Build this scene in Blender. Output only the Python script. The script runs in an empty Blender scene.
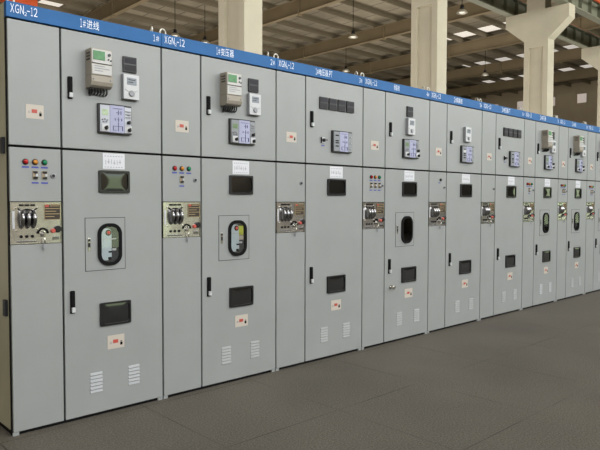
import bpy, bmesh, math, random
from mathutils import Vector, Matrix
random.seed(7)
scene = bpy.context.scene
COL = scene.collection
PI = math.pi

# ------------------------------------------------------------------ materials
def s2l(c):
    c = c / 255.0
    return c / 12.92 if c <= 0.04045 else ((c + 0.055) / 1.055) ** 2.4
def rgb(r, g, b):
    return (s2l(r), s2l(g), s2l(b), 1.0)

def mat(name, col, rough=0.5, metal=0.0, noise=0.0, nscale=8.0, bump=0.0, bscale=60.0, spec=0.5, emit=None, estr=0.0):
    m = bpy.data.materials.new(name); m.use_nodes = True
    nt = m.node_tree; b = nt.nodes['Principled BSDF']
    b.inputs['Base Color'].default_value = col
    b.inputs['Roughness'].default_value = rough
    b.inputs['Metallic'].default_value = metal
    b.inputs['Specular IOR Level'].default_value = spec
    tc = nt.nodes.new('ShaderNodeTexCoord')
    if noise > 0:
        n = nt.nodes.new('ShaderNodeTexNoise'); n.inputs['Scale'].default_value = nscale; n.inputs['Detail'].default_value = 5
        nt.links.new(tc.outputs['Object'], n.inputs['Vector'])
        r = nt.nodes.new('ShaderNodeValToRGB')
        r.color_ramp.elements[0].position = 0.3; r.color_ramp.elements[1].position = 0.7
        r.color_ramp.elements[0].color = tuple(c * (1 - noise) for c in col[:3]) + (1,)
        r.color_ramp.elements[1].color = tuple(min(1, c * (1 + noise)) for c in col[:3]) + (1,)
        nt.links.new(n.outputs['Fac'], r.inputs['Fac'])
        nt.links.new(r.outputs['Color'], b.inputs['Base Color'])
    if bump > 0:
        n2 = nt.nodes.new('ShaderNodeTexNoise'); n2.inputs['Scale'].default_value = bscale; n2.inputs['Detail'].default_value = 3
        nt.links.new(tc.outputs['Object'], n2.inputs['Vector'])
        bp = nt.nodes.new('ShaderNodeBump'); bp.inputs['Strength'].default_value = bump; bp.inputs['Distance'].default_value = 0.01
        nt.links.new(n2.outputs['Fac'], bp.inputs['Height'])
        nt.links.new(bp.outputs['Normal'], b.inputs['Normal'])
    if emit:
        b.inputs['Emission Color'].default_value = emit
        b.inputs['Emission Strength'].default_value = estr
    return m

M = {}
M['paint'] = mat('grey_powder_coat', rgb(140, 143, 142), 0.42, noise=0.035, nscale=3, bump=0.06, bscale=220)
M['louvre_lit'] = mat('lit_louvre_paint', rgb(150, 153, 156), 0.4)  # cabinet grey lightened: light caught by the slats is put into the colour
M['side'] = mat('olive_side_paint', rgb(172, 168, 142), 0.6, noise=0.08, nscale=3)
M['black'] = mat('black_rubber', rgb(12, 12, 13), 0.7, spec=0.15)
M['blackgloss'] = mat('black_plastic', rgb(20, 20, 22), 0.3)
M['blue'] = mat('blue_header_paint', rgb(34, 92, 148), 0.5, noise=0.06, nscale=5, spec=0.25)
M['white'] = mat('white_lettering', rgb(225, 232, 240), 0.5)
M['whiteplast'] = mat('white_plastic', rgb(186, 188, 190), 0.4)
M['greyplast'] = mat('grey_plastic', rgb(140, 142, 146), 0.4)
M['darkplast'] = mat('dark_grey_plastic', rgb(27, 27, 31), 0.5, spec=0.3)
M['darkface'] = mat('charcoal_instrument_face', rgb(36, 36, 43), 0.5, spec=0.25)
M['beige'] = mat('beige_meter_plastic', rgb(148, 141, 128), 0.5, noise=0.04)
M['beigelight'] = mat('pale_meter_face', rgb(182, 181, 178), 0.4)
M['lcdgreen'] = mat('green_lcd', rgb(54, 118, 62), 0.3, noise=0.25, nscale=40)
M['lcdpale'] = mat('pale_green_lcd', rgb(164, 182, 150), 0.3, noise=0.2, nscale=50)
M['lcdolive'] = mat('olive_lcd', rgb(100, 124, 88), 0.3, noise=0.2, nscale=50)
M['lcdgrey'] = mat('grey_lcd', rgb(122, 130, 138), 0.25, noise=0.15, nscale=60)
M['lavender'] = mat('lavender_mimic_face', rgb(154, 157, 184), 0.4)
M['mimicgrey'] = mat('grey_mimic_strip', rgb(128, 132, 136), 0.4)
M['mimicpale'] = mat('pale_mimic_strip', rgb(176, 180, 188), 0.4)
M['ink'] = mat('grey_blue_ink', rgb(92, 92, 124), 0.5)
M['inkgrey'] = mat('grey_print', rgb(140, 142, 148), 0.6)
M['paper'] = mat('white_paper', rgb(202, 204, 209), 0.7)
M['sticker'] = mat('cream_sticker', rgb(182, 174, 163), 0.5)
M['red'] = mat('red_print', rgb(172, 70, 58), 0.5)
M['redlens'] = mat('red_lens', rgb(170, 26, 30), 0.12)
M['amberlens'] = mat('amber_lens', rgb(196, 130, 50), 0.12)
M['greenlens'] = mat('green_lens', rgb(20, 126, 84), 0.12)
M['bluelabel'] = mat('blue_label', rgb(58, 66, 150), 0.5)
M['steel'] = mat('bright_steel', rgb(200, 198, 190), 0.25, metal=1.0)
M['ring'] = mat('zinc_ring', rgb(206, 204, 194), 0.4, metal=0.35)
M['chrome'] = mat('chromed_plate', rgb(214, 213, 210), 0.2, metal=0.95, noise=0.1, nscale=14, bump=0.12, bscale=7)
M['disc'] = mat('dark_steel_disc', rgb(150, 150, 152), 0.2, metal=1.0)
M['plate'] = mat('brown_instruction_plate', rgb(44, 35, 27), 0.4)
M['gold'] = mat('brass_print', rgb(168, 148, 108), 0.4)
M['redknob'] = mat('red_knob_plastic', rgb(186, 84, 74), 0.3)
M['switchbeige'] = mat('brass_switch_plate', rgb(158, 142, 118), 0.4)
M['winglass'] = mat('dark_window_glass', rgb(17, 18, 18), 0.07, spec=0.9)
M['inside'] = mat('pale_interior_plate', rgb(186, 200, 204), 0.5)
M['insidedark'] = mat('dark_interior', rgb(36, 40, 42), 0.5)
M['insidegrey'] = mat('grey_interior', rgb(84, 96, 98), 0.5)
M['lime'] = mat('lime_sticker', rgb(196, 204, 70), 0.5)
M['cream'] = mat('cream_concrete', rgb(200, 193, 176), 0.85, noise=0.07, nscale=1.3, bump=0.1, bscale=14)
M['rafter'] = mat('tan_steel_paint', rgb(120, 106, 82), 0.65, noise=0.08, nscale=1.5)
M['purlin'] = mat('brown_purlin', rgb(118, 108, 90), 0.7)
M['girder'] = mat('grey_green_girder', rgb(118, 120, 104), 0.6, noise=0.08, nscale=2)
M['orange'] = mat('orange_crane_paint', rgb(206, 84, 34), 0.5)
M['lampshade'] = mat('lamp_aluminium', rgb(196, 190, 176), 0.35, metal=0.5)
M['bulb'] = mat('lamp_lens', rgb(240, 238, 225), 0.3, emit=(1, .97, .9, 1), estr=0.2)
M['skylight'] = mat('skylight_sheet', rgb(210, 205, 195), 0.5, emit=(1, .93, .85, 1), estr=0.5)
M['panes'] = mat('frosted_pane', rgb(216, 205, 196), 0.4, emit=(1, .88, .80, 1), estr=0.30)
M['brownwall'] = mat('brown_wall_sheet', rgb(176, 160, 136), 0.8, noise=0.05, nscale=0.7)
M['frontwall'] = mat('hall_wall', rgb(172, 162, 146), 0.8, noise=0.05, nscale=0.5)

# see-through pane: mirror-like at grazing angles, clear head on
def glass_mat():
    m = bpy.data.materials.new('clear_glass'); m.use_nodes = True
    nt = m.node_tree; nt.nodes.clear()
    out = nt.nodes.new('ShaderNodeOutputMaterial'); mx = nt.nodes.new('ShaderNodeMixShader')
    fr = nt.nodes.new('ShaderNodeFresnel'); fr.inputs['IOR'].default_value = 1.5
    tr = nt.nodes.new('ShaderNodeBsdfTransparent'); gl = nt.nodes.new('ShaderNodeBsdfGlossy'); gl.inputs['Roughness'].default_value = 0.03
    nt.links.new(fr.outputs[0], mx.inputs[0]); nt.links.new(tr.outputs[0], mx.inputs[1]); nt.links.new(gl.outputs[0], mx.inputs[2])
    nt.links.new(mx.outputs[0], out.inputs[0])
    return m
M['glass'] = glass_mat()

# roof deck: brown-grey insulation sheets with a joint every metre along the building
def deck_mat():
    m = mat('roof_insulation', rgb(104, 96, 80), 0.85)
    nt = m.node_tree; b = nt.nodes['Principled BSDF']
    tc = nt.nodes.new('ShaderNodeTexCoord'); sp = nt.nodes.new('ShaderNodeSeparateXYZ'); nt.links.new(tc.outputs['Object'], sp.inputs[0])
    md = nt.nodes.new('ShaderNodeMath'); md.operation = 'PINGPONG'; md.inputs[1].default_value = 0.6; nt.links.new(sp.outputs[0], md.inputs[0])
    lt = nt.nodes.new('ShaderNodeMath'); lt.operation = 'LESS_THAN'; lt.inputs[1].default_value = 0.025; nt.links.new(md.outputs[0], lt.inputs[0])
    n = nt.nodes.new('ShaderNodeTexNoise'); n.inputs['Scale'].default_value = 0.5; n.inputs['Detail'].default_value = 4; nt.links.new(tc.outputs['Object'], n.inputs['Vector'])
    r = nt.nodes.new('ShaderNodeValToRGB'); r.color_ramp.elements[0].color = rgb(112, 104, 88); r.color_ramp.elements[1].color = rgb(146, 136, 117)
    r.color_ramp.elements[0].position = .35; r.color_ramp.elements[1].position = .65
    nt.links.new(n.outputs['Fac'], r.inputs['Fac'])
    mx = nt.nodes.new('ShaderNodeMix'); mx.data_type = 'RGBA'
    nt.links.new(lt.outputs[0], mx.inputs['Factor']); nt.links.new(r.outputs['Color'], mx.inputs['A']); mx.inputs['B'].default_value = rgb(60, 54, 44)
    nt.links.new(mx.outputs['Result'], b.inputs['Base Color'])
    return m
M['deck'] = deck_mat()

# floor: dark rough stone slabs about a metre across with thin dark joints
def floor_mat():
    m = mat('dark_stone_slabs', rgb(92, 88, 80), 0.62, spec=0.3)
    nt = m.node_tree; b = nt.nodes['Principled BSDF']; L = nt.links.new
    tc = nt.nodes.new('ShaderNodeTexCoord'); sp = nt.nodes.new('ShaderNodeSeparateXYZ'); L(tc.outputs['Object'], sp.inputs[0])
    def node(op, a, v):
        q = nt.nodes.new('ShaderNodeMath'); q.operation = op; L(a, q.inputs[0]); q.inputs[1].default_value = v; return q.outputs[0]
    wob = nt.nodes.new('ShaderNodeTexNoise'); wob.inputs['Scale'].default_value = 1.1; L(tc.outputs['Object'], wob.inputs['Vector'])
    def joint(axis, off, pitch, w):
        a = node('ADD', sp.outputs[axis], off); a = node('PINGPONG', a, pitch / 2)
        return node('LESS_THAN', a, w)
    jx = joint(0, -1.83, 0.96, 0.0045); jy = joint(1, 1.02, 0.97, 0.0045)
    mxj = nt.nodes.new('ShaderNodeMath'); mxj.operation = 'MAXIMUM'; L(jx, mxj.inputs[0]); L(jy, mxj.inputs[1])
    fade = node('MULTIPLY', mxj.outputs[0], 1.0)
    fm = nt.nodes.new('ShaderNodeMath'); fm.operation = 'MULTIPLY'; L(fade, fm.inputs[0])
    rr = nt.nodes.new('ShaderNodeValToRGB'); rr.color_ramp.elements[0].position = .42; rr.color_ramp.elements[1].position = .6; L(wob.outputs['Fac'], rr.inputs['Fac'])
    L(rr.outputs['Color'], fm.inputs[1])
    n1 = nt.nodes.new('ShaderNodeTexNoise'); n1.inputs['Scale'].default_value = 90; n1.inputs['Detail'].default_value = 6; L(tc.outputs['Object'], n1.inputs['Vector'])
    n2 = nt.nodes.new('ShaderNodeTexNoise'); n2.inputs['Scale'].default_value = 0.9; n2.inputs['Detail'].default_value = 6; L(tc.outputs['Object'], n2.inputs['Vector'])
    r1 = nt.nodes.new('ShaderNodeValToRGB'); r1.color_ramp.elements[0].color = rgb(67, 64, 58); r1.color_ramp.elements[1].color = rgb(112, 107, 98)
    r1.color_ramp.elements[0].position = .3; r1.color_ramp.elements[1].position = .7; L(n1.outputs['Fac'], r1.inputs['Fac'])
    r2 = nt.nodes.new('ShaderNodeValToRGB'); r2.color_ramp.elements[0].color = (.82, .82, .82, 1); r2.color_ramp.elements[1].color = (1.12, 1.12, 1.1, 1)
    r2.color_ramp.elements[0].position = .3; r2.color_ramp.elements[1].position = .7; L(n2.outputs['Fac'], r2.inputs['Fac'])
    mu = nt.nodes.new('ShaderNodeMix'); mu.data_type = 'RGBA'; mu.blend_type = 'MULTIPLY'; mu.inputs['Factor'].default_value = 1
    L(r1.outputs['Color'], mu.inputs['A']); L(r2.outputs['Color'], mu.inputs['B'])
    mx = nt.nodes.new('ShaderNodeMix'); mx.data_type = 'RGBA'; L(fm.outputs[0], mx.inputs['Factor']); L(mu.outputs['Result'], mx.inputs['A']); mx.inputs['B'].default_value = rgb(54, 51, 47)
    L(mx.outputs['Result'], b.inputs['Base Color'])
    bp = nt.nodes.new('ShaderNodeBump'); bp.inputs['Strength'].default_value = .35; bp.inputs['Distance'].default_value = .01; L(n1.outputs['Fac'], bp.inputs['Height']); L(bp.outputs['Normal'], b.inputs['Normal'])
    return m
M['floor'] = floor_mat()

# ------------------------------------------------------------------ mesh helpers
class MB:
    def __init__(s): s.bm = bmesh.new(); s.idx = 0
    def box(s, x0, x1, y0, y1, z0, z1, bev=0.0, mi=0):
        r = bmesh.ops.create_cube(s.bm, size=1.0)
        bmesh.ops.scale(s.bm, vec=(x1 - x0, y1 - y0, z1 - z0), verts=r['verts'])
        bmesh.ops.translate(s.bm, vec=((x0 + x1) / 2, (y0 + y1) / 2, (z0 + z1) / 2), verts=r['verts'])
        fs = set(f for v in r['verts'] for f in v.link_faces)
        for f in fs: f.material_index = mi
        if bev > 0:
            es = list(set(e for v in r['verts'] for e in v.link_edges))
            o = bmesh.ops.bevel(s.bm, geom=es, offset=bev, segments=2, profile=0.7, affect='EDGES')
            for f in o['faces']: f.material_index = mi
        return s
    def cyl(s, p, r, h, axis='Y', seg=20, r2=None, mi=0):
        o = bmesh.ops.create_cone(s.bm, cap_ends=True, segments=seg, radius1=r, radius2=r if r2 is None else r2, depth=h)
        rot = {'Z': Matrix(), 'Y': Matrix.Rotation(PI / 2, 4, 'X'), 'X': Matrix.Rotation(PI / 2, 4, 'Y')}[axis]
        bmesh.ops.transform(s.bm, matrix=Matrix.Translation(p) @ rot, verts=o['verts'])
        for f in set(f for v in o['verts'] for f in v.link_faces): f.material_index = mi
        return s
    def prism(s, pts, y0, y1, mi=0):            # outline in (x,z), extruded along y
        a = [s.bm.verts.new((x, y0, z)) for x, z in pts]; b = [s.bm.verts.new((x, y1, z)) for x, z in pts]
        n = len(pts); fs = [s.bm.faces.new(a), s.bm.faces.new(b[::-1])]
        for i in range(n): fs.append(s.bm.faces.new((a[i], b[i], b[(i + 1) % n], a[(i + 1) % n])))
        for f in fs: f.material_index = mi
        return s
    def prismx(s, pts, x0, x1, mi=0):           # outline in (y,z), extruded along x
        a = [s.bm.verts.new((x0, y, z)) for y, z in pts]; b = [s.bm.verts.new((x1, y, z)) for y, z in pts]
        n = len(pts); fs = [s.bm.faces.new(a), s.bm.faces.new(b[::-1])]
        for i in range(n): fs.append(s.bm.faces.new((a[i], b[i], b[(i + 1) % n], a[(i + 1) % n])))
        for f in fs: f.material_index = mi
        return s
    def ring(s, outer, inner, y0, y1, mi=0):    # frame between two outlines of equal count, in (x,z)
        n = len(outer)
        V = [[s.bm.verts.new((x, y, z)) for x, z in o] for o in (outer, inner) for y in (y0, y1)]
        of, ob, nf, nb = V
        for i in range(n):
            j = (i + 1) % n
            for q in ((of[i], of[j], nf[j], nf[i]), (ob[j], ob[i], nb[i], nb[j]), (of[j], of[i], ob[i], ob[j]), (nf[i], nf[j], nb[j], nb[i])):
                s.bm.faces.new(q).material_index = mi
        return s
    def dome(s, outline, y0, bulge, mi=0):      # convex pane bulging to -y
        cx = sum(p[0] for p in outline) / len(outline); cz = sum(p[1] for p in outline) / len(outline)
        prev = None; n = len(outline)
        for k in range(6):
            t = 1 - k / 6.0
            row = [s.bm.verts.new((cx + (x - cx) * t, y0 - bulge * (1 - t * t), cz + (z - cz) * t)) for x, z in outline]
            if prev:
                for i in range(n):
                    f = s.bm.faces.new((prev[i], prev[(i + 1) % n], row[(i + 1) % n], row[i])); f.material_index = mi; f.smooth = True
            prev = row
        c = s.bm.verts.new((cx, y0 - bulge, cz))
        for i in range(n):
            f = s.bm.faces.new((prev[i], prev[(i + 1) % n], c)); f.material_index = mi; f.smooth = True
        return s
    def lathe(s, prof, p, axis='X', seg=28, mi=0):      # prof: list of (along, radius)
        rings = []
        for a, r in prof:
            row = []
            for k in range(seg):
                t = 2 * PI * k / seg; c, d = r * math.cos(t), r * math.sin(t)
                q = {'X': (a, c, d), 'Y': (c, a, d), 'Z': (c, d, a)}[axis]
                row.append(s.bm.verts.new((p[0] + q[0], p[1] + q[1], p[2] + q[2])))
            rings.append(row)
        for A, B in zip(rings, rings[1:]):
            for k in range(seg):
                f = s.bm.faces.new((A[k], A[(k + 1) % seg], B[(k + 1) % seg], B[k])); f.smooth = True; f.material_index = mi
        s.bm.faces.new(rings[0]).material_index = mi; s.bm.faces.new(rings[-1][::-1]).material_index = mi
        return s
    def tube(s, pts, r, seg=8, mi=0, closed=False):
        pts = [Vector(p) for p in pts]; n = len(pts); rows = []
        up = None
        for i, p in enumerate(pts):
            a = pts[(i - 1) % n] if (closed or i > 0) else p; b = pts[(i + 1) % n] if (closed or i < n - 1) else p
            d = (b - a).normalized()
            u = d.cross(Vector((0.31, 0.2, 0.93)))
            if u.length < 1e-3: u = d.cross(Vector((1, 0, 0)))
            u.normalize(); w = d.cross(u)
            rows.append([s.bm.verts.new(p + u * r * math.cos(2 * PI * k / seg) + w * r * math.sin(2 * PI * k / seg)) for k in range(seg)])
        m = n if closed else n - 1
        for i in range(m):
            A, B = rows[i], rows[(i + 1) % n]
            for k in range(seg):
                f = s.bm.faces.new((A[k], A[(k + 1) % seg], B[(k + 1) % seg], B[k])); f.smooth = True; f.material_index = mi
        if not closed:
            s.bm.faces.new(rows[0][::-1]).material_index = mi; s.bm.faces.new(rows[-1]).material_index = mi
        return s
    def build(s, name, mats, parent=None, label=None):
        bmesh.ops.recalc_face_normals(s.bm, faces=s.bm.faces[:])
        me = bpy.data.meshes.new(name); s.bm.to_mesh(me); s.bm.free()
        for m in (mats if isinstance(mats, (list, tuple)) else [mats]): me.materials.append(M[m])
        o = bpy.data.objects.new(name, me); COL.objects.link(o)
        if parent: o.parent = parent
        if label: o['label'] = label
        return o

def rrect(x0, x1, z0, z1, r, seg=5):
    pts = []
    for cx, cz, a in ((x1 - r, z1 - r, 0), (x0 + r, z1 - r, 90), (x0 + r, z0 + r, 180), (x1 - r, z0 + r, 270)):
        for k in range(seg + 1):
            t = math.radians(a + 90 * k / seg); pts.append((cx + r * math.cos(t), cz + r * math.sin(t)))
    return pts
def superrect(x0, x1, z0, z1, seg=28, e=4.0):
    cx, cz, a, b = (x0 + x1) / 2, (z0 + z1) / 2, (x1 - x0) / 2, (z1 - z0) / 2
    out = []
    for k in range(seg):
        t = 2 * PI * k / seg; c, s_ = math.cos(t), math.sin(t)
        out.append((cx + a * math.copysign(abs(c) ** (2 / e), c), cz + b * math.copysign(abs(s_) ** (2 / e), s_)))
    return out

_glyphs = {}
def glyph(ch):
    if ch not in _glyphs:
        c = bpy.data.curves.new('glyph', 'FONT'); c.body = ch; c.size = 1.0
        t = bpy.data.objects.new('glyph', c); COL.objects.link(t)
        bpy.context.view_layer.update()
        me = bpy.data.meshes.new_from_object(t.evaluated_get(bpy.context.evaluated_depsgraph_get()))
        bpy.data.objects.remove(t); bpy.data.curves.remove(c)
        _glyphs[ch] = ([tuple(v.co) for v in me.vertices], [tuple(p.vertices) for p in me.polygons]); bpy.data.meshes.remove(me)
    return _glyphs[ch]
WIDE = {c: chr(ord(c) + 0xFEE0) for c in '0123456789#XGNPT'}
def text(name, body, x, z, h, y, parent, m='white', maxw=None, align='LEFT'):
    """letters share a height; relative widths: Chinese 1, latin .52, hash .5, one .34, dot .22"""
    rel = lambda c: 1.0 if ord(c) > 0x2000 else {'1': .30, '.': .16, '-': .42, '#': .52}.get(c, .52)
    gap = .14; tot = sum(rel(c) for c in body) + gap * (len(body) - 1)
    k = maxw / tot
    ox = x - (maxw if align == 'RIGHT' else maxw / 2 if align == 'CENTER' else 0)
    V, F = [], []
    for c in body:
        vs, fs = glyph(WIDE.get(c, c))
        xs = [v[0] for v in vs]; ys_ = [v[1] for v in vs]
        w = rel(c) * k
        hh, zz = {'-': (h * .10, z + h * .42), '.': (h * .14, z), '#': (h * .82, z + h * .04)}.get(c, (h, z))
        b = len(V)
        for v in vs:
            V.append((ox + (v[0] - min(xs)) / (max(xs) - min(xs)) * w, y, zz + (v[1] - min(ys_)) / (max(ys_) - min(ys_)) * hh))
        F += [tuple(q + b for q in f_) for f_ in fs]
        ox += w + gap * k
    me = bpy.data.meshes.new(name); me.from_pydata(V, [], F); me.materials.append(M[m])
    o = bpy.data.objects.new(name, me); COL.objects.link(o); o.parent = parent
    return o

def thing(name, label, cat, loc=(0, 0, 0), group=None, kind=None):
    o = bpy.data.objects.new(name, None); COL.objects.link(o); o.location = loc; o.empty_display_size = .2
    o['label'] = label; o['category'] = cat
    if group: o['group'] = group
    if kind: o['kind'] = kind
    return o
def struct(o, label=None, cat=None, group=None):
    o['kind'] = 'structure'
    if label: o['label'] = label
    if cat: o['category'] = cat
    if group: o['group'] = group
    return o

# ------------------------------------------------------------------ the switchgear row
UW = [1.0486, 1.0864, 1.1062, 1.0936, 1.0806, 1.0611, 1.0411, 1.0141, 1.03]
SC = [.951, 1.0, 1.03, 1.036, 1.03, 1.02, .975, .955, .96]
H, ZH, ZM, ZB, Q = 2.65, 2.553, 1.784, 0.024, 0.309
GAP = 0.0065

def window_part(root, name, x0, x1, z0, z1):
    f = MB().ring(rrect(x0, x1, z0, z1, .008, 6), superrect2(x0, x1, z0, z1), -.014, .002).build(name, 'blackgloss', root)
    MB().dome(superrect2(x0, x1, z0, z1), -.006, .003).build('window_glass', 'winglass', f)
    return f
def superrect2(x0, x1, z0, z1):
    # rounded opening with the same point count and order as rrect(..., seg 6)
    i = .012; w = x1 - x0; h = z1 - z0
    return rrect(x0 + i, x1 - i, z0 + i, z1 - i, .026, 6)

def meter(root, x0, z0, z1):
    w = .144; x1 = x0 + w; d = .09; h = z1 - z0
    zc = z0 + h * .30
    m = MB()
    m.box(x0, x1, -d, 0, zc, z1, .008)
    o = m.build('electricity_meter', 'beige', root)
    # lower terminal cover bulges forward and rounds under
    prof = [(0, zc - .001), (-d - .004, zc - .001), (-d - .006, z0 + .035), (-d + .004, z0 + .012), (-d + .025, z0), (0, z0)]
    MB().prismx(prof, x0 - .001, x1 + .001).build('terminal_cover', 'beige', o)
    MB().prism(rrect(x0 + .006, x1 - .006, z0 + h * .62, z1 - .008, .008), -d - .004, -d + .002).build('meter_face', 'beigelight', o)
    MB().box(x0 + .012, x0 + w * .64, -d - .007, -d, z0 + h * .70, z0 + h * .93, .002).build('meter_display', 'lcdgreen', o)
    for u, v, r_ in ((.84, .86, .0095), (.80, .74, .005), (.92, .72, .005)):
        MB().cyl((x0 + w * u, -d - .006, z0 + h * v), r_, .012).build('meter_button', 'blackgloss', o)
    MB().box(x0 + .004, x1 - .004, -d - .004, -d, z0 + h * .605, z0 + h * .618).build('face_seam', 'darkplast', o)  # thin dark line between meter face and name plate
    MB().box(x0 + .004, x1 - .006, -d - .005, -d, z0 + h * .33, z0 + h * .585, .002).build('name_plate', 'beigelight', o)
    p = MB()
    for k, wv in enumerate((.5, .72, .4)):
        p.box(x0 + .02, x0 + .02 + w * wv, -d - .0062, -d - .004, z0 + h * (.53 - .06 * k), z0 + h * (.55 - .06 * k))
    p.build('plate_print', 'inkgrey', o)
    for dx in (.014, w - .014): MB().cyl((x0 + dx, -d - .007, z0 + h * .2), .005, .012).build('cover_screw', 'greyplast', o)
    # side grille and the row of terminal leads underneath
    g = MB()
    for r_ in range(3):
        for c_ in range(3): g.cyl((x0 - .001, -.03 - .018 * c_, z1 - .03 - .02 * r_), .006, .004, axis='X', seg=10)
    g.build('side_vent', 'darkplast', o)
    for k in range(6):
        xx = x0 + .02 + k * .0205
        zt = z0 + .004
        MB().tube([(xx, -.052, zt), (xx + .002, -.050, zt - .018), (xx + .009, -.034, zt - .034), (xx + .012, -.012, zt - .040), (xx + .012, 0.002, zt - .040)], .0052, 8).build('terminal_wire', 'blackgloss', o)
    MB().tube([(x0 + .018, -.05, z0 + .006), (x0 + .006, -.045, z0 - .016), (x0 + .012, -.03, z0 - .034), (x0 + .03, -.002, z0 - .042)], .007, 8).build('terminal_wire', 'blackgloss', o)
    return o

def square_instrument(root, x0, z0, w=.099, h=.105):
    o = MB().box(x0, x0 + w, -.016, .001, z0, z0 + h, .003).build('panel_meter', 'blackgloss', root)
    MB().box(x0 + .008, x0 + w - .006, -.0185, -.014, z0 + h * .56, z0 + h - .008, .001).build('meter_scale', 'darkface', o)
    MB().box(x0 + .008, x0 + w - .006, -.0185, -.014, z0 + .008, z0 + h * .46, .001).build('meter_cover', 'darkplast', o)
    return o

def display_unit(root, x0, z0, w=.118, h=.172):
    d = .034
    o = MB().box(x0, x0 + w, -d, .001, z0, z0 + h, .006).build('display_unit', 'greyplast', root)
    MB().box(x0 + .003, x0 + w - .001, -d - .003, -d + .004, z0 + .003, z0 + h - .003, .002).build('front_plate', 'whiteplast', o)
    MB().box(x0 + w * .22, x0 + w * .82, -d - .0055, -d, z0 + h * .58, z0 + h * .86, .002).build('display_screen', 'lcdgrey', o)
    p = MB()
    for k, wv in enumerate((.42, .3)): p.box(x0 + w * .3, x0 + w * (.3 + wv), -d - .0065, -d - .005, z0 + h * (.76 - .09 * k), z0 + h * (.79 - .09 * k))
    p.build('screen_print', 'darkplast', o)
    MB().lathe([(0, .021), (-.008, .021), (-.011, .015)], (x0 + w * .5, -d - .002, z0 + h * .24), axis='Y').build('round_button', 'greyplast', o)
    q = MB()
    for sgn in (-1, 1): q.tube([(x0 + w * (.5 + sgn * .2), -d - .0035, z0 + h * .31), (x0 + w * (.5 + sgn * .42), -d - .0035, z0 + h * .40)], .0016, 6)
    q.build('button_line', 'greyplast', o)
    return o

def mimic(root, x0, x1, z0, z1, kind):
    w, h = x1 - x0, z1 - z0; d = .022
    X = lambda u: x0 + u * w
    Z = lambda v: z1 - v * h
    # face bows slightly outwards
    m = MB()
    prof = [(X(u), -d - .012 * math.sin(PI * u) ** 1.0) for u in [k / 10 for k in range(11)]]
    pts = [(x0, .001)] + prof + [(x1, .001)]
    a = [m.bm.verts.new((x, y, z0)) for x, y in pts]; b = [m.bm.verts.new((x, y, z1)) for x, y in pts]
    m.bm.faces.new(a); m.bm.faces.new(b[::-1])
    for i in range(len(pts)): m.bm.faces.new((a[i], a[(i + 1) % len(pts)], b[(i + 1) % len(pts)], b[i]))
    o = m.build('mimic_display', 'blackgloss', root)
    def strip(name, u0, u1, v0, v1, mm, lift=.002):
        s = MB(); n = 4
        us = [u0 + (u1 - u0) * k / n for k in range(n + 1)]
        yy = lambda u: -d - .012 * math.sin(PI * u) - lift
        va = [s.bm.verts.new((X(u), yy(u), Z(v1))) for u in us]; vb = [s.bm.verts.new((X(u), yy(u), Z(v0))) for u in us]
        ba = [s.bm.verts.new((X(u), yy(u) + lift, Z(v1))) for u in us]; bb = [s.bm.verts.new((X(u), yy(u) + lift, Z(v0))) for u in us]
        for i in range(n):
            s.bm.faces.new((va[i], va[i + 1], vb[i + 1], vb[i])); s.bm.faces.new((ba[i], bb[i], bb[i + 1], ba[i + 1]))
            s.bm.faces.new((va[i], ba[i], ba[i + 1], va[i + 1])); s.bm.faces.new((vb[i], vb[i + 1], bb[i + 1], bb[i]))
        s.bm.faces.new((va[0], vb[0], bb[0], ba[0])); s.bm.faces.new((va[n], ba[n], bb[n], vb[n]))
        return s.build(name, mm, o)
    side = 'mimicpale' if kind == 'A0' else 'mimicgrey'
    strip('left_face', .045, .31, .05, .96, side)
    strip('diagram_face', .32, .755, .04, .97, 'lavender')
    strip('right_face', .765, .985, .06, .96, side)
    # line diagram printed on the lavender face
    g = MB(); yg = -d - .0158
    def bar(u0, u1, v0, v1): g.box(X(u0), X(u1), yg - .0012, yg + .006, Z(v1), Z(v0))
    bar(.40, .68, .13, .145); bar(.56, .575, .20, .36); bar(.50, .62, .27, .285); bar(.64, .655, .22, .34)
    bar(.46, .475, .47, .56); bar(.56, .575, .44, .60); bar(.66, .675, .47, .56); bar(.53, .60, .515, .53)
    bar(.40, .70, .74, .755); bar(.40, .415, .74, .9); bar(.555, .57, .62, .92); bar(.685, .70, .74, .9); bar(.42, .50, .885, .9)
    g.build('line_diagram', 'ink', o)
    yb = -d - .012
    yk = lambda u: -d - .012 * math.sin(PI * u) - .004
    if kind.startswith('A'):
        strip('green_screen', .09, .26, .20, .40, 'lcdpale' if kind == 'A0' else 'lcdolive', .004)
        for u, v in ((.10, .55), (.17, .53), (.24, .56), (.13, .62), (.21, .62)): MB().cyl((X(u), yb, Z(v)), .005, .012, seg=10).build('push_button', 'greyplast', o)
        for u0 in (.075, .80):
            q = MB().box(X(u0), X(u0 + .19), yk(u0 + .1) - .002, yb + .014, Z(.95), Z(.70), .002).build('switch_plate', 'whiteplast', o)
        for u, v in ((.20, .83), (.91, .85), (.89, .59)):
            MB().lathe([(.004, .013), (-.010, .0125), (-.017, .010)], (X(u), yk(u), Z(v)), axis='Y', seg=16).box(X(u) - .004, X(u) + .004, yk(u) - .024, yk(u) - .016, Z(v) - .013, Z(v) + .013).build('rotary_knob', 'blackgloss', o)
        t = MB()
        for k in range(3): t.box(X(.79), X(.95), yb - .0025, yb + .008, Z(.22 + .1 * k), Z(.19 + .1 * k))
        t.build('face_print', 'inkgrey', o)
    else:
        t = MB()
        for u in (.12, .17, .22): 
            for v in (.2, .45, .55, .7): t.box(X(u), X(u + .03), yb - .0025, yb + .008, Z(v + .05), Z(v))
        t.build('face_print', 'darkplast', o)
        for v in (.25, .55, .82): MB().cyl((X(.875), yb, Z(v)), .006, .012, seg=12).build('push_button', 'whiteplast', o)
        if kind == 'BG': strip('pale_screen', .10, .28, .22, .40, 'whiteplast', .004)
    return o

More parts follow.
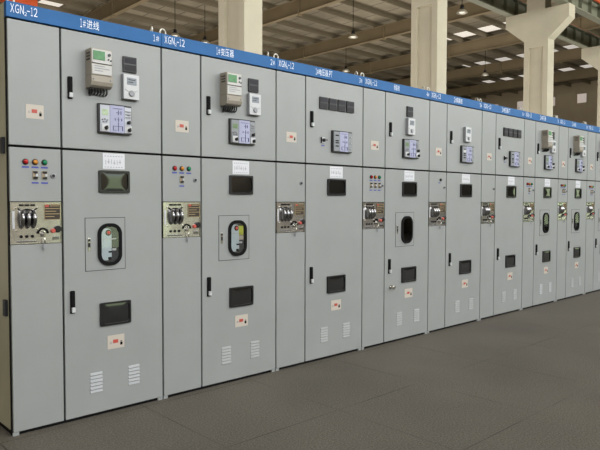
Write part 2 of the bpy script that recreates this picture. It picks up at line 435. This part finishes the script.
def sticker(root, x0, x1, z0, z1, name='warning_sticker'):
    w, h = x1 - x0, z1 - z0
    o = MB().box(x0, x1, -.002, .001, z0, z1).build(name, 'sticker', root)
    MB().box(x0 + w * .32, x0 + w * .62, -.0035, -.001, z0 + h * .40, z0 + h * .66).build('red_symbol', 'red', o)
    p = MB().prism(rrect(x0 + w * .74, x0 + w * .88, z0 + h * .2, z0 + h * .42, .004), -.0036, -.001)
    p.ring(rrect(x0 + w * .765, x0 + w * .855, z0 + h * .36, z0 + h * .54, .005), rrect(x0 + w * .785, x0 + w * .835, z0 + h * .38, z0 + h * .51, .003), -.0036, -.001)
    p.build('padlock_symbol', 'black', o)
    MB().ring(rrect(x0 + w * .13, x0 + w * .24, z0 + h * .36, z0 + h * .53, .005), rrect(x0 + w * .155, x0 + w * .215, z0 + h * .39, z0 + h * .5, .003), -.0034, -.001).build('ring_symbol', 'greyplast', o)
    return o

def handle(root, x0, x1, z0, z1):
    o = MB().prism(rrect(x0, x1, z0, z1, .007, 4), -.012, .001).build('door_handle', 'black', root)
    h = z1 - z0
    MB().box(x0 + .007, x1 - .006, -.017, -.01, z0 + h * .30, z1 - .010, .002).build('handle_grip', 'black', o)
    MB().box(x0 + .005, x1 - .003, -.026, -.01, z0 + .008, z0 + h * .27, .003).build('handle_latch', 'whiteplast', o, 'bright latch button')
    return o

def vent(root, x0, x1, z0, z1, mm):
    m = MB(); n = 6; p = (z1 - z0) / n
    for k in range(n):
        zb = z0 + k * p
        m.prismx([(.0005, zb + .04 * p), (-.006, zb + .18 * p), (.0005, zb + .97 * p)], x0, x1)
    return m.build('vent_louvre', mm, root)

def lamp(root, x, z, lens):
    o = MB().lathe([(.002, .0185), (-.006, .0185), (-.010, .0155)], (x, 0, z), axis='Y', seg=20).build('indicator_lamp', 'darkplast', root)
    MB().lathe([(-.009, .0145), (-.015, .0135), (-.020, .0095), (-.0225, .004)], (x, 0, z), axis='Y', seg=20).build('lamp_lens', lens, o)
def strip_label(root, x, z, w=.042):
    MB().box(x - w / 2, x + w / 2, -.0015, .001, z, z + .010).build('label_strip', 'bluelabel', root)
def selector(root, x, z):
    o = MB().box(x - .016, x + .016, -.006, .001, z - .026, z + .026, .002).build('selector_switch', 'switchbeige', root)
    MB().box(x - .013, x + .013, -.012, -.004, z + .010, z + .024, .002).build('terminal_block', 'darkplast', o)
    MB().box(x - .013, x + .013, -.012, -.004, z - .024, z - .012, .002).build('terminal_block', 'darkplast', o)
    MB().box(x - .002, x + .012, -.016, -.004, z - .009, z + .006, .002).build('switch_lever', 'whiteplast', o)
def lock(root, x, z):
    o = MB().lathe([(.002, .016), (-.007, .016), (-.010, .012)], (x, 0, z), axis='Y', seg=18).build('cam_lock', 'greyplast', root)
    MB().lathe([(-.008, .010), (-.013, .009)], (x, 0, z), axis='Y', seg=16).box(x - .002, x + .002, -.0145, -.012, z - .007, z + .007).build('lock_barrel', 'darkplast', o)

def mechanism(root, x0, x1, z0, z1, y=.006):
    w, h = x1 - x0, z1 - z0
    X = lambda u: x0 + u * w
    Z = lambda v: z1 - v * h
    o = MB().box(x0, x1, y, y + .012, z0, z1, .002).build('operating_mechanism', 'chrome', root, 'chromed operating mechanism plate')
    MB().ring([(x0, z0), (x1, z0), (x1, z1), (x0, z1)], [(x0 + .005, z0 + .005), (x1 - .005, z0 + .005), (x1 - .005, z1 - .005), (x0 + .005, z1 - .005)], y - .005, y + .002).build('plate_edge', 'steel', o)
    MB().box(X(.035), X(.08), y - .004, y + .002, Z(.63), Z(.21)).build('white_label', 'whiteplast', o)
    for u in (.17, .275, .385): MB().box(X(u), X(u + .09), y - .003, y + .002, Z(.095), Z(.05), .001).build('slot_cover', 'black', o)
    R = h * .245
    for u in (.205, .32, .435):
        MB().lathe([(-.017, R * .35), (-.014, R * .72), (-.008, R * .93), (0, R), (.008, R * .93), (.014, R * .72), (.017, R * .35)], (X(u), y + .012, Z(.40)), axis='X', seg=36).build('ribbed_disc', 'disc', o, 'dark steel interlock disc')
    MB().tube([(X(.13), y - .003, Z(.14)), (X(.20), y - .008, Z(.20)), (X(.32), y - .010, Z(.17)), (X(.44), y - .008, Z(.20)), (X(.52), y - .003, Z(.14))], .004, 8).build('guide_wire', 'black', o)
    for u, v in ((.12, .14), (.53, .14), (.12, .68), (.53, .66)): MB().cyl((X(u), y - .003, Z(v)), .006, .008, seg=12).build('panel_screw', 'steel', o)
    p = MB().box(X(.66), X(.985), y - .003, y + .002, Z(.43), Z(.05)).build('instruction_plate', 'plate', o)
    p['label'] = 'brown instruction plate'
    MB().box(X(.675), X(.75), y - .0045, y + .001, Z(.12), Z(.065)).build('red_heading', 'red', o)
    t = MB()
    for k, (a, b) in enumerate(((.77, .96), (.68, .97), (.68, .90), (.68, .97), (.68, .86))):
        t.box(X(a), X(b), y - .0042, y + .001, Z(.125 + k * .065 - .026), Z(.085 + k * .065))
    t.ring([(X(.66), Z(.43)), (X(.985), Z(.43)), (X(.985), Z(.05)), (X(.66), Z(.05))], [(X(.668), Z(.42)), (X(.977), Z(.42)), (X(.977), Z(.06)), (X(.668), Z(.06))], y - .0042, y + .001)
    t.build('plate_print', 'gold', o)
    for u in (.20, .31, .42):
        MB().cyl((X(u), y - .001, Z(.82)), .009, .010, seg=14).build('socket_hole', 'black', o)
    # semicircular gate, key barrel and the tag that hangs over the edge
    g = [(X(.625) + .031 * math.cos(t), y - .006, Z(.76) + .031 * math.sin(t)) for t in [PI * k / 10 for k in range(11)]]
    MB().tube(g, .006, 8).build('selector_gate', 'black', o)
    MB().lathe([(.004, .014), (-.012, .013), (-.02, .009)], (X(.625), y - .002, Z(.78)), axis='Y', seg=18).box(X(.61), X(.64), y - .03, y - .012, Z(.84), Z(.70), .003).build('selector_lever', 'steel', o)
    MB().tube([(X(.63), y - .028, Z(.84)), (X(.64), y - .022, Z(.95)), (X(.63), y - .02, Z(1.02))], .004, 8).build('key_chain', 'steel', o)
    MB().prism(rrect(X(.605), X(.665), Z(1.13), Z(1.01), .006), y - .026, y - .020).build('key_tag', 'greyplast', o)
    MB().lathe([(.004, .015), (-.008, .0145), (-.016, .011)], (X(.83), y - .002, Z(.70)), axis='Y', seg=18).build('red_button', 'redknob', o)
    MB().lathe([(.004, .024), (-.008, .023), (-.02, .017)], (X(.925), y - .002, Z(.66)), axis='Y', seg=18).build('black_knob', 'blackgloss', o)
    MB().box(X(.12), X(.50), y - .002, y + .002, Z(.96), Z(.92), .001).build('lower_bracket', 'disc', o)
    MB().box(X(.82), X(.95), y - .003, y + .002, Z(.92), Z(.84), .001).build('lower_bracket', 'disc', o)
    return o

def inspection(root, x0, x1, z0, z1, kind):
    w, h = x1 - x0, z1 - z0
    o = MB().box(x0 + .003, x1 - .003, -.002, .001, z0 + .003, z1 - .003).build('inspection_panel', 'paint', root)
    fr = [(x0, z0), (x1, z0), (x1, z1), (x0, z1)]; fi = [(x0 + .0035, z0 + .0035), (x1 - .0035, z0 + .0035), (x1 - .0035, z1 - .0035), (x0 + .0035, z1 - .0035)]
    MB().ring(fr, fi, -.0022, .001).build('panel_seam', 'darkplast', o)
    ox0, ox1, oz0, oz1 = x0 + w * .30, x0 + w * .895, z0 + h * .09, z0 + h * .888
    r = (ox1 - ox0) / 2 - .001; t = .022
    MB().ring(rrect(ox0, ox1, oz0, oz1, r * .86, 9), rrect(ox0 + t, ox1 - t, oz0 + t, oz1 - t, (r - t) * .86, 9), -.016, -.0005).build('window_gasket', 'black', o)
    ix0, ix1, iz0, iz1 = ox0 + t, ox1 - t, oz0 + t, oz1 - t
    iw, ih = ix1 - ix0, iz1 - iz0
    pane = rrect(ix0, ix1, iz0, iz1, (r - t) * .86, 9)
    U = lambda u: ix0 + u * iw
    V = lambda v: iz1 - v * ih
    MB().prism(pane, -.0045, -.001).build('interior_back', 'insidedark' if kind != 'grey' else 'insidegrey', o)
    if kind in ('pale', 'lime'):
        half = rrect(ix0 + .004, U(.60 if kind == 'pale' else .62), iz0 + .012, iz1 - .012, .028, 9)
        MB().prism(half, -.006, -.004).build('interior_plate', 'inside', o)
        q = MB().lathe([(.0, .021), (-.003, .021), (-.004, .017)], (U(.42), -.006, V(.17)), axis='Y', seg=20).build('button_ring', 'black', o)
        MB().lathe([(.0, .012), (-.003, .012), (-.0045, .008)], (U(.42), -.0095, V(.17)), axis='Y', seg=16).build('red_button', 'redknob', o)
        MB().box(U(.04), U(.86), -.0075, -.004, V(.365), V(.335)).build('cross_bar', 'whiteplast', o)
        MB().box(U(.42), U(.62), -.008, -.004, V(.74), V(.69)).build('contact_block', 'black', o)
        MB().box(U(.40), U(.58), -.008, -.004, V(.94), V(.86)).build('contact_block', 'black', o)
        MB().box(U(.64), U(.85), -.0075, -.004, V(.68), V(.62)).build('contact_clip', 'whiteplast', o)
        if kind == 'lime':
            MB().box(U(.60), U(.92), -.0075, -.004, V(.40), V(.10)).build('lime_label', 'lime', o)
            MB().box(U(.60), U(.92), -.0085, -.004, V(.56), V(.42)).build('white_label', 'sticker', o)
    elif kind == 'dark':
        MB().box(U(.06), U(.30), -.006, -.004, V(.85), V(.12)).build('interior_plate', 'insidegrey', o)
        MB().box(U(.10), U(.30), -.007, -.004, V(.70), V(.67)).build('cross_bar', 'greyplast', o)
    else:
        MB().box(U(.08), U(.92), -.007, -.004, V(.68), V(.62)).build('cross_bar', 'black', o)
        MB().box(U(.15), U(.85), -.006, -.004, V(.92), V(.72)).build('interior_plate', 'greyplast', o)
    MB().prism(pane, -.0125, -.0115).build('window_glass', 'glass', o)
    l = MB().box(x0 + w * .06, x0 + w * .125, -.006, .001, z0 + h * .38, z0 + h * .62, .002)
    l.build('panel_latch', 'steel', o)
    for a, b in ((.45, .53), (.56, .60)): MB().box(x0 + w * .07, x0 + w * .115, -.0085, -.004, z0 + h * a, z0 + h * b).build('latch_slot', 'darkplast', o)
    return o

def notice(root, x0, x1, z0, z1):
    o = MB().box(x0, x1, -.0018, .001, z0, z1).build('paper_notice', 'paper', root)
    w, h = x1 - x0, z1 - z0; t = MB()
    rnd = random.Random(int(x0 * 1000))
    for v in (.16, .86):
        for k in range(7): t.box(x0 + w * (.08 + .125 * k), x0 + w * (.14 + .125 * k), -.0026, -.001, z1 - h * (v + .05), z1 - h * v)
    for k in range(6):
        a = .12 + .13 * k; v = .34 + .1 * rnd.random()
        t.box(x0 + w * a, x0 + w * (a + .02), -.0026, -.001, z1 - h * (v + .3), z1 - h * v)
        if k % 2: t.box(x0 + w * (a - .06), x0 + w * (a + .06), -.0026, -.001, z1 - h * (v + .2), z1 - h * (v + .16))
    t.build('paper_print', 'inkgrey', o)

def lifting_eye(root, x, y, ang):
    R = .025; c = Vector((x, y, H + R - .002))
    m = MB().tube([c + Vector((R * math.cos(t) * math.cos(ang), R * math.cos(t) * math.sin(ang), R * math.sin(t))) for t in [2 * PI * k / 24 for k in range(24)]], .006, 8, closed=True)
    m.cyl((x, y, H + .003), .014, .012, axis='Z', seg=14)
    m.build('lifting_eye', 'ring', root)

DATA = [  # title, number, lamps, switch slots, meter, square, display, mimic kind, inspection kind, vents bright
    dict(t='1#进线', n='1#', lamps=1, sw=[1, 2], meter=1, sq=1, disp=1, mim='A0', insp='pale',
         label='switchgear cabinet at the near end of the row, headed 1#进线, its olive side showing'),
    dict(t='1#变压器', n='2#', lamps=1, sw=[1], meter=1, sq=1, disp=1, mim='A', insp='lime',
         label='second switchgear cabinet of the row, headed 1#变压器, lime label behind its oval window'),
    dict(t='1#电压器.PT', n='3#', lamps=0, sw=[], meter=0, sq=0, disp=0, mim='B', insp=None, four=1,
         label='larger, nearer of the two cabinets with four square black meters'),
    dict(t='母联柜', n='4#', lamps=1, sw=[0, 1, 2], meter=0, sq=1, disp=1, mim='A', insp='dark', knob=1,
         label='cabinet headed 母联柜 with three selector switches and a round door knob, no electricity meter'),
    dict(t='2#隔离柜', n='5#', lamps=0, sw=[], meter=0, sq=0, disp=1, mim='BG', insp=None, dot=1,
         label='cabinet with one white display unit above its mimic panel and no square meter'),
    dict(t='2#电压器.PT', n='6#', lamps=0, sw=[], meter=0, sq=0, disp=0, mim='B', insp=None, four=1,
         label='smaller, more distant of the two cabinets with four square black meters'),
    dict(t='2#变压器', n='7#', lamps=1, sw=[1], meter=1, sq=1, disp=1, mim='A', insp='grey',
         label='third cabinet from the far end of the row, first beyond the second four-meter cabinet'),
    dict(t='2#进线', n='8#', lamps=1, sw=[1, 2], meter=1, sq=1, disp=1, mim='A', insp='grey',
         label='last cabinet but one at the far end, with a beige electricity meter'),
    dict(t='2#出线', n='9#', lamps=1, sw=[1, 2], meter=1, sq=1, disp=1, mim='A', insp='grey',
         label='farthest cabinet of the row, cut by the edge of the photo'),
]

def cabinet(i, x):
    D = DATA[i]; W = UW[i]; s = SC[i]
    root = thing('switchgear_cabinet', D['label'], 'switchgear cabinet', (x, 0, 0), 'switchgear cabinets in one row')
    qx = Q * W
    S = lambda a: a * s
    # carcass: olive sides and back, black rebate behind the doors
    c = MB().box(.002, W - .002, .045, 1.2, .03, H - .002, mi=0)
    c.box(.008, W - .008, .030, 1.17, 0, .032, mi=1)
    c.build('carcass', ['side', 'black'], root, 'olive painted carcass side')
    MB().box(.003, W - .003, .019, .046, .0, H - .004).build('door_gasket', 'black', root)
    hd = MB().box(.0015, W - .0015, -.002, .04, ZH + .004, H, .002).build('header_panel', 'blue', root, 'blue header with white lettering')
    text('lettering', 'XGN', S(.026), ZH + .032, .052, -.0032, hd, maxw=S(.082))
    text('lettering', '2', S(.111), ZH + .026, .022, -.0032, hd, maxw=.014)
    text('lettering', '-12', S(.127), ZH + .032, .052, -.0032, hd, maxw=S(.066))
    tw = {3: .09, 4: .128, 5: .165, 6: .17, 8: .20}.get(len(D['t']), .16)
    text('lettering', D['t'], S(.478 if i < 2 else .45), ZH + .026, .056, -.0032, hd, maxw=tw * (1.0 if i < 2 else 1.05))
    text('lettering', D['n'], W - .018, ZH + .030, .046, -.0032, hd, maxw=.046, align='RIGHT')
    bv = .0035
    MB().box(GAP, qx - GAP, 0, .02, ZM + GAP + .002, ZH - .007, bv).build('instrument_door', 'paint', root)
    MB().box(qx + GAP, W - GAP, 0, .02, ZM + GAP + .002, ZH - .007, bv).build('instrument_door', 'paint', root)
    MB().box(GAP, qx - GAP, 0, .02, 1.447, ZM - GAP, bv).build('control_door', 'paint', root)
    MB().box(GAP, qx - GAP, 0, .02, ZB, 1.180, bv).build('lower_door', 'paint', root)
    MB().box(qx + GAP, W - GAP, 0, .02, ZB, ZM - GAP, bv).build('lower_door', 'paint', root)
    mechanism(root, GAP + .001, qx - GAP - .001, 1.184, 1.443)
    # fittings
    sticker(root, S(.112), S(.225), 1.960, 2.046)
    sticker(root, S(.653), S(.782), .440, .533)
    handle(root, S(.385), S(.416), 2.108, 2.250)
    handle(root, S(.385), S(.416), .718, .866)
    notice(root, S(.631), S(.797), 1.668, 1.773)
    window_part(root, 'observation_window', S(.597), S(.830), 1.507, 1.657)
    window_part(root, 'observation_window', S(.596), S(.832), .606, .764)
    if D['meter']: meter(root, S(.511), 2.19, 2.440)
    if D['sq']:
        xo = .787 if D['meter'] else .655
        square_instrument(root, S(xo), 2.335)
    if D['disp']:
        xo = .774 if D['meter'] else .645
        display_unit(root, S(xo), 2.145)
    if D.get('four'):
        for k in range(4): square_instrument(root, S(.494 + .1145 * k), 2.284)
        o = MB().box(S(.512), S(.562), -.010, .001, 1.978, 2.030, .003).build('rotary_switch', 'whiteplast', root)
        MB().lathe([(-.008, .018), (-.022, .016)], (S(.542), 0, 2.004), axis='Y', seg=18).box(S(.542) - .005, S(.542) + .03, -.034, -.02, 1.999, 2.010, .002).build('switch_knob', 'blackgloss', o)
        MB().box(S(.512), S(.516), -.018, -.004, 1.978, 2.030).build('switch_edge', 'black', o)
        strip_label(root, S(.542), 1.950, .04)
    mk = D['mim']
    mx0, mx1 = (.592, .842) if mk[0] == 'A' else ((.645, .898) if D.get('four') else (.588, .842))
    mimic(root, S(mx0), S(mx1), 1.906, 2.100, mk)
    if D['insp']: inspection(root, S(.495), S(.796), .984, 1.340, D['insp'])
    sh = .014 if len(D['sw']) == 3 else 0
    if D['lamps']:
        for k, ln in enumerate(('redlens', 'amberlens', 'greenlens')):
            lamp(root, S(.104 + .0605 * k + sh), 1.692, ln); strip_label(root, S(.104 + .0605 * k + sh), 1.654)
    for k in D['sw']:
        selector(root, S(.104 + .0605 * k + sh), 1.612); strip_label(root, S(.104 + .0605 * k + sh), 1.558)
    lock(root, S(.280), 1.610)
    if D.get('dot'):
        MB().lathe([(.001, .017), (-.012, .015), (-.016, .010)], (S(.21), 0, 1.694), axis='Y', seg=16).build('black_push_button', 'blackgloss', root)
        strip_label(root, S(.19), 1.655, .036)
    if D.get('knob'):
        MB().lathe([(.001, .022), (-.006, .022), (-.010, .014), (-.028, .012), (-.034, .022), (-.046, .022), (-.050, .016)], (S(.43), 0, .578), axis='Y', seg=22).build('door_knob', 'steel', root)
    vm = 'louvre_lit' if i in (0, 6) else 'paint'  # painted-in brightness only on some cabinets, plain paint on the rest
    vent(root, S(.522), S(.612), .160, .302, vm)
    vent(root, S(.812), S(.902), .160, .302, vm)
    lifting_eye(root, .045, .055, .10 if i else .4)
    lifting_eye(root, W - .045, .055, 1.0 if i % 2 else 1.25)
    for xx in (.0, W - .045):
        MB().box(xx + .004, xx + .040, .004, .025, 0.0, ZB - .002, .002).build('corner_foot', 'paint', root)
    if i == 0:
        for zz in (.74, 1.74):
            MB().box(-.016, .004, .055, .10, zz, zz + .10, .003).build('side_hinge', 'darkplast', root)
    return root

x = 0.0
XS = []
for i in range(9):
    cabinet(i, x); XS.append(x); x += UW[i]

# ------------------------------------------------------------------ the hall
X0, X1, Y0, Y1, ZR = -14.0, 48.0, -14.0, 36.0, 10.86
struct(MB().box(X0, X1, Y0, Y1, -.2, 0).build('floor', 'floor'))
struct(MB().box(X0, X1, Y0, Y1, ZR, ZR + .15).build('ceiling', 'deck'))
# far gable with a row of small square windows
WIN = [13.75, 16.3, 18.8, 21.35, 23.8, 26.3]
gw = MB()
gw.box(X1, X1 + .25, Y0, Y1, 0, 9.2); gw.box(X1, X1 + .25, Y0, Y1, 10.02, ZR + .15)
ys = [Y0] + [v for c_ in WIN for v in (c_ - .42, c_ + .42)] + [Y1]
for k in range(0, len(ys), 2): gw.box(X1, X1 + .25, ys[k], ys[k + 1], 9.2, 10.02)
struct(gw.build('wall_gable', 'brownwall'))
for k, c_ in enumerate(WIN):
    f = struct(MB().box(X1 + .08, X1 + .12, c_ - .42, c_ + .42, 9.2, 10.02).build('window_%d' % (k + 1), 'panes'))
    fr = MB()
    for a, b, c2, d2 in ((c_ - .42, c_ + .42, 9.2, 9.25), (c_ - .42, c_ + .42, 9.97, 10.02), (c_ - .42, c_ - .37, 9.2, 10.02), (c_ + .37, c_ + .42, 9.2, 10.02)):
        fr.box(X1 - .01, X1 + .1, a, b, c2, d2)
    fr.build('window_frame', 'brownwall', f)
struct(MB().box(X0, X1, Y1, Y1 + .25, 0, ZR + .15).build('wall_back', 'brownwall'))
struct(MB().box(X0 - .25, X0, Y0, Y1, 0, ZR + .15).build('wall_left', 'frontwall'))
# front wall behind the viewer: a wide open doorway and a long clerestory opening
fw = MB()
fw.box(X0, 6.5, Y0 - .25, Y0, 0, 4.4); fw.box(9.0, 36.5, Y0 - .25, Y0, 0, 4.4); fw.box(44.0, X1, Y0 - .25, Y0, 0, 4.4)
fw.box(X0, X1, Y0 - .25, Y0, 4.4, 5.6); fw.box(X0, X1, Y0 - .25, Y0, 9.6, ZR + .15)
for k in range(11):
    fw.box(X0 + 6 * k, X0 + 6 * k + .5, Y0 - .25, Y0, 5.6, 9.6)
struct(fw.build('wall_front', 'frontwall'))

# concrete columns with recessed webs and crane corbels
def column(k):
    cx0 = 5.61 + 6.0 * k; a = .42; y0, y1 = 4.9, 5.69; zc, zt = 6.58, 7.52
    m = MB()
    # I-shaped shaft: two flanges and a thinner web, solid ends above and below
    m.box(cx0, cx0 + a, y0, y0 + .16, 0, 6.36); m.box(cx0, cx0 + a, y1 - .16, y1, 0, 6.36)
    m.prism([(cx0 + .09, 0), (cx0 + a - .09, 0), (cx0 + a - .09, 6.36), (cx0 + .09, 6.36)], y0 + .16, y1 - .16)
    out = [(y0, 6.36), (y1, 6.36), (y1, zc), (6.34, 7.13), (6.34, zt), (4.26, zt), (4.26, 7.13), (y0, zc)]
    m.prismx(out, cx0, cx0 + a)
    m.box(cx0, cx0 + a, 5.02, 5.62, zt, 9.95)
    return m.build('column_%d' % (k + 1), 'cream')
for k in range(-1, 7):
    struct(column(k)) if k >= 0 else None
for k, o in enumerate([o for o in bpy.data.objects if o.name.startswith('column_')]):
    o['label'] = 'cream concrete column with crane corbels, number %d from the near end' % (k + 1)

# crane runway girders on the corbels, with stiffeners and an orange rail
for y_, nm in ((4.42, 'front'), (6.18, 'rear')):
    g = MB()
    g.box(4.0, X1 - .3, y_ - .12, y_ + .12, 7.52, 7.56); g.box(4.0, X1 - .3, y_ - .006, y_ + .006, 7.56, 8.06); g.box(4.0, X1 - .3, y_ - .14, y_ + .14, 8.06, 8.09)
    o = struct(g.build('crane_runway_beam', 'girder'))
    st = MB()
    xx = 4.4
    while xx < X1 - 1: st.box(xx, xx + .012, y_ - .11, y_ + .11, 7.56, 8.06); xx += .75
    st.build('web_stiffener', 'girder', o)
    MB().box(4.0, X1 - .3, y_ - .035, y_ + .035, 8.09, 8.17).build('crane_rail', 'orange', o)
# orange conductor bar bracketed off the front girder
co = MB().box(4.0, X1 - .3, 4.05, 4.12, 7.88, 7.96)
struct(co.build('conductor_bar', 'orange'))
bk = MB(); xx = 5.0
while xx < X1 - 1: bk.box(xx, xx + .04, 4.10, 4.43, 7.90, 7.93); xx += 3
bk.build('bar_bracket', 'girder', bpy.data.objects['conductor_bar'])

# rafters across the hall on every column line: plate girders with bolted end plates
for k in range(0, 7):
    rx = 5.82 + 6.0 * k
    m = MB()
    zb, zt = 9.92, 10.58
    m.box(rx - .11, rx + .11, Y0 + .05, Y1 - .05, zb, zb + .025); m.box(rx - .11, rx + .11, Y0 + .05, Y1 - .05, zt - .025, zt)
    m.box(rx - .02, rx + .02, Y0 + .05, Y1 - .05, zb + .02, zt - .02)
    o = struct(m.build('rafter', 'rafter'))
    for yy in (2.5, 9.0, 16.5, 22.5, 29.0):
        MB().box(rx - .12, rx + .12, yy - .025, yy + .025, zb - .09, zt).build('splice_plate', 'rafter', o)
# purlins along the building on top of the rafters
yy = -12.9
while yy < Y1 - .3:
    m = MB().box(X0 + .1, X1 - .1, yy, yy + .012, 10.60, 10.84); m.box(X0 + .1, X1 - .1, yy, yy + .06, 10.58, 10.60); m.box(X0 + .1, X1 - .1, yy - .06, yy + .012, 10.835, 10.855)
    struct(m.build('purlin', 'purlin'))
    yy += 1.5
# daylight sheets in the roof
for sx_, ya, yb in ((26.0, 9.0, 13.2), (29.2, 9.0, 16.4), (31.8, 8.0, 17.0), (36.4, 9.0, 19.5), (38.9, 10.0, 20.0), (42.5, 9.0, 22.0), (10.2, 24.6, 29.5)):
    struct(MB().box(sx_ - .5, sx_ + .5, ya, yb, ZR - .012, ZR - .002).build('skylight', 'skylight'))

# overhead crane parked at the near end
cr = thing('overhead_crane', 'orange overhead crane high above the near end cabinet', 'crane', (5.4, 19.6, 0))
MB().box(-2.6, 1.85, -.25, .25, 8.62, 9.2, .03).build('end_carriage', 'orange', cr)
MB().box(-1.6, -.9, -14.0, .3, 9.2, 9.75, .02).build('bridge_girder', 'orange', cr)
for xx in (-2.0, 1.3):
    MB().cyl((xx, 0, 8.58), .16, .14, axis='Y', seg=24).build('crane_wheel', 'darkplast', cr)
rb = MB().box(-13.8, 7.2, 19.45, 19.75, 7.9, 8.36)
rb.box(-13.8, 7.2, 19.55, 19.65, 8.36, 8.40)
struct(rb.build('crane_runway_beam', 'girder'))
for xx in (-6.0, 6.6):
    struct(MB().box(xx, xx + .4, 19.4, 19.8, 0, 7.75).box(xx - .1, xx + .5, 19.3, 19.9, 7.6, 7.9).build('crane_post', 'cream'))

# high bay lamps on long cords
LAMPS = [((19.95, 15.2), 'pendant lamp with bright underside, largest between the first and second columns'),
         ((25.16, 20.44), 'small distant pendant lamp just above the blue header, between first and second columns'),
         ((20.4, 9.76), 'pendant lamp near the top of the photo, between second and third columns'),
         ((31.98, 15.44), 'small distant pendant lamp low between the second and third columns'),
         ((13.91, 20.72), 'pendant lamp above the joint between the two nearest cabinets'),
         ((15.59, 20.78), 'pendant lamp immediately beside the first cream column')]
for (lx, ly), lab in LAMPS:
    t = thing('pendant_lamp', lab, 'lamp', (lx, ly, 9.1), 'high bay pendant lamps')
    MB().cyl((0, 0, .98), .014, 1.56, axis='Z', seg=8).build('lamp_cord', 'black', t)
    MB().lathe([(.22, .05), (.20, .075), (.06, .08), (.03, .06)], (0, 0, 0), axis='Z', seg=18).build('lamp_housing', 'darkplast', t)
    m = MB(); seg = 24
    prof = [(.05, .07), (.0, .16), (-.06, .20), (-.10, .22)]
    rows = [[m.bm.verts.new((r * math.cos(2 * PI * k / seg), r * math.sin(2 * PI * k / seg), z)) for k in range(seg)] for z, r in prof]
    for A, B in zip(rows, rows[1:]):
        for k in range(seg): m.bm.faces.new((A[k], A[(k + 1) % seg], B[(k + 1) % seg], B[k])).smooth = True
    m.build('lamp_shade', 'lampshade', t)
    MB().lathe([(-.02, .05), (-.06, .12), (-.095, .10), (-.10, .03)], (0, 0, 0), axis='Z', seg=18).build('bulb', 'bulb', t)

# ------------------------------------------------------------------ daylight and added fill lamps
w = bpy.data.worlds.new('World'); scene.world = w; w.use_nodes = True
nt = w.node_tree; bg = nt.nodes['Background']
tc = nt.nodes.new('ShaderNodeTexCoord'); sp = nt.nodes.new('ShaderNodeSeparateXYZ'); nt.links.new(tc.outputs['Generated'], sp.inputs[0])
rp = nt.nodes.new('ShaderNodeValToRGB'); nt.links.new(sp.outputs[2], rp.inputs['Fac'])
e = rp.color_ramp.elements; e[0].position = 0.0; e[0].color = (.55, .66, .40, 1); e[1].position = 0.20; e[1].color = (.78, .88, 1.0, 1)
n_ = rp.color_ramp.elements.new(.11); n_.color = (.62, .76, .48, 1)
nt.links.new(rp.outputs['Color'], bg.inputs['Color']); bg.inputs['Strength'].default_value = 3.0

def area(name, loc, rot, sx_, sy_, power, col=(1, 1, 1)):
    l = bpy.data.lights.new(name, 'AREA'); l.shape = 'RECTANGLE'; l.size = sx_; l.size_y = sy_; l.energy = power; l.color = col
    o = bpy.data.objects.new(name, l); COL.objects.link(o); o.location = loc; o.rotation_euler = rot
    return o
# daylight through the clerestory and the open doorway of the front wall
area('clerestory_daylight', (10, Y0 + .1, 7.6), (math.radians(82), 0, 0), 44, 4, 3000, (1.0, .985, .955))
# added fill lamps, with no fixture or roof opening behind them
area('aisle_rooflight', (12, -7, 10.4), (math.radians(48), 0, 0), 44, 3, 2600, (1.0, .97, .92))  # added high over the aisle to brighten the upper columns
area('front_wall_fill', (7, -9.5, 5.2), (math.radians(-70), 0, 0), 10, .6, 420, (1.0, .93, .82))  # added lamp that brightens the wall mirrored in the chrome plates
area('rear_ceiling_fill', (11, 14, .3), (math.radians(180), 0, 0), 38, 20, 4100, (1.0, .94, .84))  # added uplight behind the cabinets, brightens the rear ceiling

# ------------------------------------------------------------------ camera
f, yaw, pit, rol, cx, cy, cz = 609.97738, 0.75198, -0.03903, 0.00239, -1.23669, -3.90178, 1.45299
d = Vector((math.sin(yaw) * math.cos(pit), math.cos(yaw) * math.cos(pit), math.sin(pit)))
r = Vector((math.cos(yaw), -math.sin(yaw), 0)); u = r.cross(d)
r2 = r * math.cos(rol) + u * math.sin(rol); u2 = -r * math.sin(rol) + u * math.cos(rol)
cam = bpy.data.cameras.new('camera'); co_ = bpy.data.objects.new('camera', cam); COL.objects.link(co_)
mw = Matrix((( r2.x, u2.x, -d.x, cx), (r2.y, u2.y, -d.y, cy), (r2.z, u2.z, -d.z, cz), (0, 0, 0, 1)))
co_.matrix_world = mw
cam.sensor_width = 36.0; cam.lens = f / 600 * 36.0; cam.clip_start = .05; cam.clip_end = 300
scene.camera = co_
scene.view_settings.view_transform = 'Standard'
scene.view_settings.look = 'None'
scene.view_settings.exposure = 0.0
